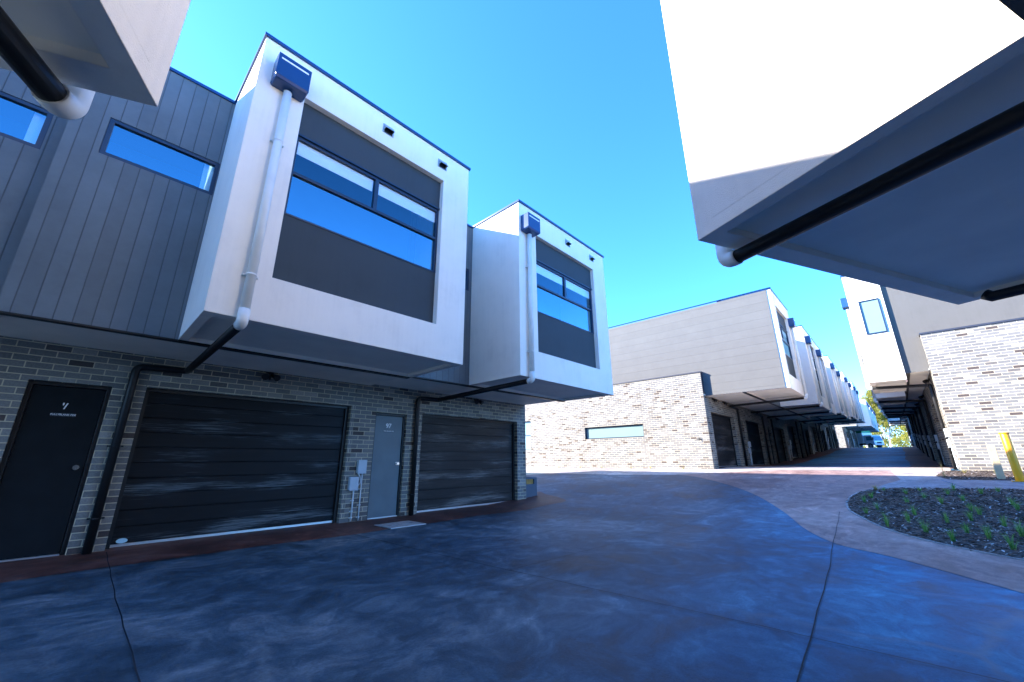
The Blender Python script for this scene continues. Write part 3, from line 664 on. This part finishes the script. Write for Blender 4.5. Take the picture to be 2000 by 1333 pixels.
entry_door(u0, 3.5, 4.26, 2.15, .09, 'door_grey', None); garage_door(u0, .3, 3.3, 2.2, .16, 'garage_blk')
upper(u0, 0, 4.93, 1.2, S0, 6.60, [(3.60, 4.77, 4.74, 5.30)], depth=12)
bay(u0, -.6, 2.78, -3.0, -1.2, S0, 6.51, REC(-.6, S0, 2.78))
downpipe(u0, 2.45, -3.0, S0, S0+3.13, 4.40); rainhead(u0, 2.45, -3.0, S0+3.09)

# ------------------------------------------------------------ far terrace on the left of the lane
FT = 'townhouses stepping up the left side of the lane'
SF = 2.83
a = thing('townhouse', 'corner townhouse with long sunlit brick side wall under grey sheet cladding', 'townhouse', (17.47, 5.45, .78), 0, FT)
lower(a, -.22, 5.23, SF+.09, [(.40, 3.60, -1, 2.22), (4.42, 5.12, -1, 2.17)], inset=.6)
garage_door(a, .40, 3.60, 2.22, .2, 'garage_brn'); entry_door(a, 4.42, 5.12, 2.17, .12, 'door_black')
ew = MB(); ew.panel('x', .28, 13, -.45, 3.80, -.22, .03, [(2.75, 5.83, 1.29, 1.86), (9.39, 10.42, .87, 2.43)]); ew.box(-.22, .03, .001, .279, SF+.09, 3.80)
ew.build('end_wall', M['brick'], a)
window(a, 'x', 2.76, 5.82, 1.30, 1.85, -.14, 1, glass='frost', fw=.04); window(a, 'x', 9.40, 10.41, .88, 2.42, -.14, 1, trans=1.66, glass='frost', fw=.04)
fl = MB(); fl.box(-.235, .035, -.012, .0, SF+.11, 3.80); fl.box(-.25, .04, -.03, 13, 3.801, 3.855); fl.build('coping', M['coping'], a)
jn = MB()
for yy in (2.72, 5.90): jn.box(-.2225, -.2195, yy-.008, yy+.008, -.3, 3.79)
jn.box(-.2225, -.2195, 9.34, 9.356, -.3, 3.79); jn.build('expansion_joint', M['mortar'], a)
upper(a, 0.0, 4.82, 1.5, SF, 6.72, [(3.55, 4.6, 4.95, 5.5)], depth=13)
bay(a, 0, 3.33, -2.97, -1.5, SF, 6.73, [(.40, 2.72, SF+.57, SF+3.35, SF+1.50, SF+2.75, SF+2.14, 1.5)])
MB().panel('x', -2.83, 13, SF+.012, 6.72, -.03, -.001).build('side_cladding', M['pale_clad'], a)
MB().box(-.055, .03, -3.0, 13, 6.776, 6.80).build('capping', M['navy'], a)
rainhead(a, 3.02, -2.97, SF+2.95); downpipe(a, 3.02, -2.97, SF, SF+3.0, 4.22); spotlights(a, 2.3, 0, SF-.03); spotlights(a, .9, 0, SF-.03)
tp = MB(); tp.tube([(-.22, .38, 1.10), (-.27, .38, 1.10), (-.31, .38, 1.06)], .014, 8); tp.tube([(-.27, .38, 1.1), (-.27, .38, 1.15)], .008, 6); tp.tube([(-.27, .33, 1.15), (-.27, .43, 1.15)], .010, 6); tp.tube([(-.23, .5, 1.12), (-.235, .30, 1.11)], .010, 6)
tp.build('garden_tap', M['black'], a)
def pair_left(name_z):
    """left half of a semi-detached pair: local origin at the unit's left boundary"""
    B = thing('townhouse', '', 'townhouse', (0, 0, 0), 0, FT)
    lower(B, .40, 5.28, SF+.09, [(.75, 3.95, -1, 2.22), (4.45, 5.17, -1, 2.17)])
    garage_door(B, .75, 3.95, 2.22, .2, 'garage_blk'); entry_door(B, 4.45, 5.17, 2.17, .12, 'door_black')
    upper(B, 0.02, 5.27, 1.5, SF, 6.72, [(.25, 1.35, 4.95, 5.5)])
    bay(B, 1.55, 5.27, -3.05, -1.5, SF, 6.73, [(1.55+.75, 5.27-.35, SF+.57, SF+3.35, SF+1.50, SF+2.75, SF+2.14, 3.7)])
    rainhead(B, 1.95, -3.05, SF+2.95); downpipe(B, 1.95, -3.05, SF, SF+3.0, 4.20); spotlights(B, 2.9, 0, SF-.03); meter(B, .52, 0, .9)
    MB().panel('x', .28, 11, -.25, SF+.09, .12, .40).build('side_wall', M['brick'], B)
    return B
def pair_right():
    D_ = thing('townhouse', '', 'townhouse', (0, 0, 0), 0, FT)
    lower(D_, 0, 5.67, SF+.09, [(.12, .84, -1, 2.17), (1.5, 4.7, -1, 2.22)])
    garage_door(D_, 1.5, 4.7, 2.22, .2, 'garage_blk'); entry_door(D_, .12, .84, 2.17, .12, 'door_black')
    upper(D_, 0, 5.26, 1.5, SF, 6.72, [(3.95, 5.0, 4.95, 5.5)])
    bay(D_, 0, 3.73, -3.05, -1.5, SF, 6.73, [(.62, 3.15, SF+.57, SF+3.35, SF+1.50, SF+2.75, SF+2.14, 1.9)])
    rainhead(D_, .30, -3.05, SF+2.95); downpipe(D_, .30, -3.05, SF, SF+3.0, 1.15); spotlights(D_, 2.9, 0, SF-.03); meter(D_, 5.05, 0, .9)
    return D_
pl, pr = pair_left(0), pair_right()
ORD = ['second', 'third', 'fourth', 'fifth', 'sixth', 'seventh', 'eighth', 'ninth', 'tenth', 'eleventh', 'twelfth', 'thirteenth', 'fourteenth', 'fifteenth']
q = 0
for k, (X, z) in enumerate([(22.3, .78), (32.85, 1.16), (43.4, 1.66), (53.95, 2.18), (78.0, 2.78), (88.55, 2.95), (99.1, 3.1)]):
    for proto, dx in ((pl, 0), (pr, 5.28)):
        o = proto if k == 0 else copy_tree(proto)
        o.location = (X+dx, 5.45, z)
        o['label'] = '%s townhouse up the lane\'s left side, %s half of a white paired bay' % (ORD[q], 'near' if dx == 0 else 'far'); q += 1
        if k > 0:
            fx = MB().box(.4, 5.27, .05, .25, -1.2, -.251).build('footing', M['brick'], o)
# sunlit side of the second block, seen through the cross-lane gap
# ------------------------------------------------------------ terrace on the right of the lane
RT = 'townhouses stepping up the right side of the lane'
SR = 2.77
def right_unit(end=False):
    W = 5.27
    t = thing('townhouse', '', 'townhouse', (0, 0, 0), math.pi, RT)
    lower(t, 0, W+(.0 if not end else .20), 3.05, [(1.0, 4.1, -1, 2.22), (.1, .85, -1, 2.17)])
    garage_door(t, 1.0, 4.1, 2.22, .2, 'garage_brn' if end else 'garage_blk'); entry_door(t, .1, .85, 2.17, .12, 'door_black')
    w1 = W
    upper(t, 0, W-.12 if end else W, .58, 2.97, 6.64, [], depth=11, mat='grey_wall')
    bx0 = 1.9
    bay(t, bx0, w1, -1.5, -.58, SR, 6.66, [(bx0+.5, w1-.75, SR+.57, SR+3.3, SR+1.5, SR+2.72, SR+2.14, (bx0+w1)/2)])
    rainhead(t, W-.95, -1.5, SR+2.9, w=.36); downpipe(t, W-.95, -1.5, SR, SR+2.95, W-.72, elbow='pvc'); spotlights(t, W-1.3, 0, 2.86)
    meter(t, .5+W-1.4+.2 if not end else W-.55, 0, .95)
    return t
r0 = right_unit(True); r0.location = (17.9+5.27, -1.18, .78)
r0['label'] = 'corner townhouse behind the bollards, bright brick below grey render and pale window'
ew = MB(); ew.panel('x', .28, 14, -.45, 4.09, 5.20, 5.47); ew.box(5.20, 5.47, .001, .279, 3.051, 4.09); ew.build('end_wall', M['brick'], r0)
MB().box(5.14, 5.50, -.02, 14, 4.091, 4.145).build('coping', M['coping'], r0)
MB().panel('x', -.578, 14, 2.975, 6.64, 5.151, 5.17).build('side_render', M['grey_wall'], r0)
wf = window(r0, 'x', -1.24, -.70, 4.40, 5.62, 5.31, -1, glass='frost', fw=.035)
MB().box(5.155, 5.22, -.60, -.579, 2.70, 2.97).build('drip_reveal', M['pink'], r0)
rp = right_unit()
q = 0
for k, (X, z) in enumerate([(23.17, .80), (28.6, .98), (33.9, 1.18), (39.2, 1.42), (44.5, 1.70), (49.8, 1.95), (62, 2.3), (67.3, 2.4), (72.6, 2.5)]):
    o = rp if k == 0 else copy_tree(rp)
    o.location = (X+5.27, -1.18, z); o['label'] = '%s townhouse up the lane\'s right side, under a dark overhang' % ORD[q]; q += 1
    MB().box(0, 5.25, .05, .25, -1.2, -.251).build('footing', M['brick'], o)

# ------------------------------------------------------------ the building the photographer stands under
TH = 1.13205579
d1 = Vector((math.cos(TH), math.sin(TH), 0)); d2 = Vector((math.sin(TH), -math.cos(TH), 0))
rotD = math.atan2(d1.x, -d1.y)
def dloc(d2c): v = d1*(-1.14)+d2*d2c; return (v.x, v.y, 0)
SN = 2.64
def near_unit(d2c, W, b0, b1, label, pipes, mir, l1):
    t = thing('townhouse', label, 'townhouse', dloc(d2c), rotD, 'townhouses directly overhead')
    lower(t, 0, W, SN+.09, [(.9, 3.9, -1, 2.2)])
    garage_door(t, .9, 3.9, 2.2, .16, 'garage_blk')
    upper(t, 0, W, 1.43, SN, 6.48, [], depth=10, mat='grey_wall')
    bay(t, b0, b1, -3.0, -1.43, SN, 6.5, REC(b0, SN), ring=(.10, .155))
    for (x, full) in pipes:
        if full: rainhead(t, x, -3.0, SN+3.09); downpipe(t, x, -3.0, SN, SN+3.13, x+.02, yw=-.06, wallpipe=True, elbow='pvc')
        else: MB().tube([(x, -2.74, SN-.02), (x, -2.70, SN-.055), (x-.02, -.02, SN-.11)], .05, 18).build('black_pipe', M['black'], t)
    return t
near_unit(5.9, 5.28, .22, 3.72, 'townhouse overhead at the upper right, its bay side glaring white in the sun', [(3.38, True), (.42, False)], False, 0)
near_unit(.6, 5.0, 1.54, 5.0, 'townhouse overhead at the upper left, its bay side in shade above a black pipe', [(1.86, True)], False, 0)

# ------------------------------------------------------------ small things
def tuft(x, y, mat, h=.22, n=26, spread=.10, name='grass_tuft', label='', grp=None, cat='grass tuft', lean=1.0):
    b = MB(); rnd = random.Random(int(x*1000)+int(y*777))
    for _ in range(n):
        an = rnd.uniform(0, 2*math.pi); rr = rnd.uniform(0, .025); hh = h*rnd.uniform(.45, 1.1); sp = spread*rnd.uniform(.2, 1.2)*lean
        bx, by = rr*math.cos(an), rr*math.sin(an); wd = rnd.uniform(.0035, .007); px, py = -math.sin(an)*wd, math.cos(an)*wd
        pts = []
        for k in range(4):
            s = k/3; pts.append((bx+math.cos(an)*sp*s*s, by+math.sin(an)*sp*s*s, hh*(s-.22*s*s*s)))
        for k in range(3):
            w0 = 1-k/3; w1 = 1-(k+1)/3
            p, q_ = pts[k], pts[k+1]
            if k < 2: b.face([(p[0]-px*w0, p[1]-py*w0, p[2]), (p[0]+px*w0, p[1]+py*w0, p[2]), (q_[0]+px*w1, q_[1]+py*w1, q_[2]), (q_[0]-px*w1, q_[1]-py*w1, q_[2])])
            else: b.face([(p[0]-px*w0, p[1]-py*w0, p[2]), (p[0]+px*w0, p[1]+py*w0, p[2]), q_])
    o = b.build(name, M[mat], None, (x, y, gz(x)+.008)); tag(o, label, cat, grp); return o
TUFTS = [(13.07, 0.48, 0.7), (12.7, 0.11, 0.8), (13.17, -0.13, 0.7), (13.55, -0.68, 1), (13.11, -1.04, 0.9), (13.47, -1.31, 0.7), (11.34, 0.75, 1), (11.96, 0.66, 1), (12.18, -0.15, 0.8), (12.84, -0.54, 0.9), (12.07, -0.69, 0.9), (11.64, -0.37, 1), (10.62, 0.54, 1), (10.16, 0.69, 0.8), (11.52, 0.12, 0.8), (10.28, 0.05, 1.1), (9.62, 0.14, 1.2), (9.12, 0.39, 1.4), (10.14, -0.6, 1), (11.04, -0.69, 1), (10.7, -0.75, 1), (9.79, -0.31, 1.1), (11.88, -1.28, 1.1), (11.35, -1.26, 1), (9.85, -0.91, 1.1), (8.83, -0.03, 1.3), (9.1, -0.46, 0.9), (8.74, -0.63, 1.2), (8.36, -0.27, 1.1), (9.14, -0.97, 1.4), (8.16, -0.76, 1.3), (7.9, -1.3, 1.1), (8.6, -1.9, 1.2), (9.8, -2.2, 1.1), (11.2, -2.0, 1.2), (7.3, -2.2, 1.3)]
TUFT_LABELS = ["green tuft, first from left in the mulch bed's far edge row", "green tuft, second from left in the mulch bed's second row from the far edge", "green tuft, second from left in the mulch bed's far edge row", "green tuft, third from left in the mulch bed's far edge row", "green tuft, fourth from left in the mulch bed's far edge row", "green tuft, fifth from left in the mulch bed's far edge row", "green tuft, first from left in the mulch bed's third row from the far edge", "green tuft, first from left in the mulch bed's second row from the far edge", "green tuft, third from left in the mulch bed's second row from the far edge", "green tuft, fourth from left in the mulch bed's second row from the far edge", "green tuft, fifth from left in the mulch bed's second row from the far edge", "green tuft, fourth from left in the mulch bed's third row from the far edge", "green tuft, second from left in the mulch bed's third row from the far edge", "green tuft, first from left in the mulch bed's middle row", "green tuft, third from left in the mulch bed's third row from the far edge", "green tuft, second from left in the mulch bed's middle row", "green tuft, second from left in the mulch bed's third row from the near kerb", "green tuft, first from left in the mulch bed's third row from the near kerb", "green tuft, fourth from left in the mulch bed's third row from the near kerb", "green tuft, third from left in the mulch bed's middle row", "green tuft, fourth from left in the mulch bed's middle row", "green tuft, third from left in the mulch bed's third row from the near kerb", "green tuft, fifth from left in the mulch bed's third row from the far edge", "green tuft, fifth from left in the mulch bed's middle row", "green tuft, fifth from left in the mulch bed's third row from the near kerb", "green tuft, first from left in the mulch bed's second row from the near kerb", "green tuft, third from left in the mulch bed's second row from the near kerb", "green tuft, fourth from left in the mulch bed's second row from the near kerb", "green tuft, second from left in the mulch bed's second row from the near kerb", "green tuft, fifth from left in the mulch bed's second row from the near kerb", "green tuft, first from left in the mulch bed's row nearest the curved kerb", '', '', '', '', '']
for (x, y, s), lb in zip(TUFTS, TUFT_LABELS):
    tuft(x, y, 'grass', h=.215*s, n=32, spread=.11, label=lb or 'small green grass tuft at the right hand end of the mulch bed', grp='grass tufts in the mulch bed')
for (x, y, h, lb) in ((16.6, -1.7, .30, 'tall straw coloured grass clump between the cream post and brick wall'), (16.9, -1.15, .16, 'short straw coloured grass clump near the right wall corner')): tuft(x, y, 'dry', h=h, n=40, spread=.16, label=lb, grp='dry clumps by the right wall')
tuft(15.95, -.70, 'dry', h=.55, n=9, spread=.06, label='tall thin dry weed at the tip of the strip bed', cat='weed', name='dry_weed')
tuft(13.2, .62, 'dry', h=.16, n=50, spread=.2, label='low yellowing grass clump at the far tip of the mulch bed', name='dry_grass_clump')
for wi, (y, h) in enumerate(((6.6, .16), (8.0, .20), (8.9, .15), (10.4, .14), (11.6, .12), (12.9, .13))):
    tuft(17.16, y, 'dry', h=h, n=22, spread=.14, label='dry yellow weed, %s from the right along the long brick side wall' % ('first', 'second', 'third', 'fourth', 'fifth', 'sixth')[wi], grp='weeds along the side wall', cat='weed', name='dry_weed')
# bark mulch chips
def inside(x, y, P):
    c = False
    for (x0, y0), (x1, y1) in zip(P, P[1:]+P[:1]):
        if (y0 > y) != (y1 > y) and x < (x1-x0)*(y-y0)/(y1-y0)+x0: c = not c
    return c
def chips(name, poly, n, label):
    b = MB(); xs_ = [p[0] for p in poly]; k = 0; rnd = random.Random(3)
    x0, x1 = min(xs_), max(xs_); y1 = max(p[1] for p in poly)
    while k < n:
        x = rnd.uniform(x0, x1); y = rnd.uniform(-4.2, y1)
        if not inside(x, y, poly): continue
        k += 1
        an = rnd.uniform(0, math.pi); ln = rnd.uniform(.015, .08)*(1.6 if rnd.random() < .06 else 1); wd = rnd.uniform(.005, .016)
        z = gz(x)+.012+rnd.uniform(.002, .022); t = rnd.uniform(-.35, .35)
        ux, uy = math.cos(an)*ln, math.sin(an)*ln; vx, vy = -math.sin(an)*wd, math.cos(an)*wd
        dz = ln*t
        b.face([(x-ux, y-uy, z-dz), (x-vx, y-vy, z+.004), (x+ux*.9, y+uy*.9, z+dz), (x+vx, y+vy, z+.006)])
    o = b.build(name, M['chips'], merge=False); tag(o, label, None, kind='stuff'); return o
chips('bark_mulch', bedpoly, 15000, 'dark bark mulch chips covering the curved garden bed')
chips('bark_mulch', bed2, 2500, 'bark chips on the strip bed beside the right brick wall')

# bollards
def bollard(x, y, h, r, mat, label, flange=True, wedge=False):
    t = thing('bollard', label, 'bollard', (x, y, gz(x)+.006))
    b = MB()
    if wedge: b.box(-r, r, -r, r, -.1, h)
    else: b.tube([(0, 0, 0), (0, 0, h)], r, 28); 
    b.build('post', M[mat], t, bev=.008)
    if not wedge:
        b = MB(); b.tube([(0, 0, h+.0005), (0, 0, h+.02), (0, 0, h+.03)], r+.012, 28); b.build('cap', M[mat], t, bev=.006)
    if flange:
        b = MB(); b.box(-r-.07, r+.07, -r-.07, r+.07, 0, .012); b.build('base_plate', M[mat], t, bev=.003)
        for sx in (-1, 1):
            for sy in (-1, 1):
                MB().tube([(sx*(r+.04), sy*(r+.04), .0125), (sx*(r+.04), sy*(r+.04), .028)], .012, 6).build('bolt', M['alu'], t)
    return t
bollard(15.4, -1.90, 1.09, .075, 'yellow', 'bright yellow round steel bollard bolted to the footpath')
bollard(15.78, -1.66, .80, .065, 'cream', 'pale cream post standing in the strip bed behind the yellow bollard', False, True)
# pit lid
pt = thing('pit_lid', 'pale rectangular concrete pit lid set in the red paving by door 97', 'pit lid', (4.35, 6.92, .009))
MB().box(-.33, .33, -.26, .26, 0, .012).build('lid', M['pit'], pt, bev=.004)
fr = MB().panel('z', -.36, .36, -.29, .29, -.001, .010, [(-.335, .335, -.265, .265)]).build('surround', M['alu'], pt)
h = MB(); [h.box(x-.035, x+.035, -.008, .008, .0125, .0145) for x in (-.22, .22)]; h.build('lifting_slot', M['black'], pt)
# low planter wall with timber insert just past the end of the left terrace
pw_ = thing('planter_wall', 'low slate coloured planter wall with a honey timber insert, past the terrace end', 'planter', (9.10, 8.15, .04))
b = MB(); b.panel('y', 0.0, .62, -.1, .58, 0, .10, [(.04, .50, .40, .54)]); b.box(.52, .62, .10, 2.2, -.1, .58); b.build('wall', M['slate'], pw_, bev=.004)
MB().box(.0, .51, .05, .095, .35, .57).build('timber_insert', M['timber'], pw_)
# truck
tk = thing('delivery_truck', 'pale box truck with green roof sign, parked at the top of the lane', 'truck', (100, 3.9, gz(100)), R(-128))
c = MB()   # cab: profile extruded across, front towards +x
prof = [(0, .55), (1.62, .55), (1.70, .75), (1.68, 1.25), (1.42, 2.15), (1.30, 2.28), (0, 2.32)]
n = len(prof); 
va = [c.bm.verts.new((x, -.98, z)) for x, z in prof]; vb = [c.bm.verts.new((x, .98, z)) for x, z in prof]
c.bm.faces.new(va[::-1]); c.bm.faces.new(vb)
for i in range(n): c.bm.faces.new([va[i], va[(i+1) % n], vb[(i+1) % n], vb[i]])
cab = c.build('cab', M['truck_white'], tk, bev=.06)
ws = MB(); ws.face([(1.702, -.86, 1.28), (1.702, .86, 1.28), (1.47, .80, 2.08), (1.47, -.80, 2.08)]); ws.build('windscreen', M['truck_glass'], cab, merge=False)
for s in (-1, 1):
    d = MB(); d.face([(.35, s*.985, 1.35), (1.48, s*.985, 1.35), (1.28, s*.985, 2.05), (.35, s*.985, 2.05)]); d.build('side_window', M['truck_glass'], cab, merge=False)
    MB().box(1.60, 1.70, s*.98-.0 if s > 0 else -1.16, 1.16 if s > 0 else -.98, 1.45, 1.9).build('mirror', M['rubber'], cab)
    MB().box(1.70, 1.73, s*.70-.14, s*.70+.14, .80, .98).build('headlight', M['lamp'], cab)
MB().box(1.701, 1.74, -.95, .95, .50, .70).build('bumper', M['steel_box'], cab)
MB().box(1.702, 1.725, -.5, .5, .78, 1.05).build('grille', M['rubber'], cab)
bx = MB(); bx.box(-4.3, -.15, -1.08, 1.08, .85, 2.75); bx.build('cargo_box', M['truck_white'], tk, bev=.03)
MB().box(-4.3, .1, -.45, .45, .55, .849).build('chassis', M['rubber'], tk)
MB().box(-1.3, -.2, -.95, .95, 2.755, 3.15).build('roof_sign', M['truck_green'], tk, bev=.02)
for wx in (.85, -3.2):
    for s in (-1, 1):
        wl = MB(); wl.tube([(wx, s*.78, .42), (wx, s*1.0, .42)], .42, 24); ww = wl.build('wheel', M['rubber'], tk)
        MB().tube([(wx, s*1.001, .42), (wx, s*1.02, .42)], .22, 16).build('rim', M['alu'], ww)
# gum trees closing the lane
def gum(x, y, h, label, seed, spread=3.4, nl=19000):
    rnd = random.Random(seed); t = thing('gum_tree', label, 'tree', (x, y, gz(x)), 0, 'gum trees at the top of the lane')
    tr = MB(); ends = []
    def limb(p, d, ln, r, depth):
        pts = [Vector(p)]; dd = Vector(d).normalized()
        for k in range(6):
            dd = (dd+Vector((rnd.uniform(-.22, .22), rnd.uniform(-.22, .22), rnd.uniform(-.05, .18)))).normalized(); pts.append(pts[-1]+dd*ln/6)
        tr.tube(pts, r, 8, taper=.55)
        if depth == 0: ends.append(pts[-1]); ends.append(pts[-3]); return
        for k in range(rnd.choice((2, 3, 3))):
            i = rnd.choice((3, 4, 5, 6)); a = rnd.uniform(0, 6.28)
            limb(pts[i], dd+Vector((math.cos(a), math.sin(a), .35))*.85, ln*rnd.uniform(.55, .8), r*.5, depth-1)
    limb((0, 0, -.3), (rnd.uniform(-.2, .2), rnd.uniform(-.25, .25), 1), h*.42, .22, 3)
    tr.build('trunk', M['bark'], t, merge=False)
    lf = MB()
    cl = [(e_, rnd.uniform(.7, 1.5)) for e_ in ends]+[(Vector((rnd.uniform(-spread, spread), rnd.uniform(-spread, spread), rnd.uniform(.12, .9)*h)), rnd.uniform(.5, 1.3)) for _ in range(18)]
    for k in range(nl):
        c_, r_c = rnd.choice(cl); v = Vector((rnd.gauss(0, 1), rnd.gauss(0, 1), rnd.gauss(0, .7))).normalized()*r_c*rnd.uniform(.4, 1)**.5
        p = c_+v; a = Vector((rnd.uniform(-1, 1), rnd.uniform(-1, 1), rnd.uniform(-1.4, -.1))).normalized()*rnd.uniform(.13, .28); b_ = a.cross(Vector((rnd.uniform(-1, 1), rnd.uniform(-1, 1), rnd.uniform(-1, 1)))).normalized()*rnd.uniform(.03, .07)
        lf.face([p-a, p+b_, p+a, p-b_])
    lf.build('crown', M['leaf'], t, merge=False)
    return t
gum(133, 1.5, 15.5, 'leaning pale trunked gum tree with olive crown in the middle of the lane end', 11)
gum(137, 6.0, 16.0, 'tall gum tree rising behind the truck against the left terrace', 23)
gum(130, -2.6, 12.5, 'lower gum tree half hidden by the right terrace', 5)
gum(150, 3.2, 12.0, 'furthest gum tree filling the gap behind the leaning one', 31, 5, 16000)
wd_ = MB(); rnd = random.Random(4)
for k in range(26000):
    x = 172+rnd.uniform(-6, 6); y = rnd.uniform(-14, 30); z = gz(x)+rnd.uniform(0, 1)**.8*(12.5+2.5*math.sin(y*.45)+1.5*math.sin(y*1.3)); s = rnd.uniform(.18, .42)
    a = Vector((rnd.uniform(-1, 1), rnd.uniform(-1, 1), rnd.uniform(-1, 1))).normalized()*s; b_ = a.cross(Vector((rnd.uniform(-1, 1), rnd.uniform(-1, 1), 1))).normalized()*s*.4
    p = Vector((x, y, z)); wd_.face([p-a, p+b_, p+a, p-b_])
tag(wd_.build('far_wood', M['leaf'], merge=False), 'distant olive wood behind the gum trees at the lane end', None, kind='stuff')
bush = MB(); rnd = random.Random(9)
for k in range(9000):
    x = 141+rnd.uniform(-4, 4); y = rnd.uniform(-8, 14); z = gz(x)+abs(rnd.gauss(0, 1.1)); s = rnd.uniform(.10, .22)
    a = Vector((rnd.uniform(-1, 1), rnd.uniform(-1, 1), rnd.uniform(-1, 1))).normalized()*s; b_ = a.cross(Vector((rnd.uniform(-1, 1), rnd.uniform(-1, 1), 1))).normalized()*s*.35
    p = Vector((x, y, z)); bush.face([p-a, p+b_, p+a, p-b_])
tag(bush.build('undergrowth', M['leaf'], merge=False), 'olive undergrowth below the gum trees', None, kind='stuff')
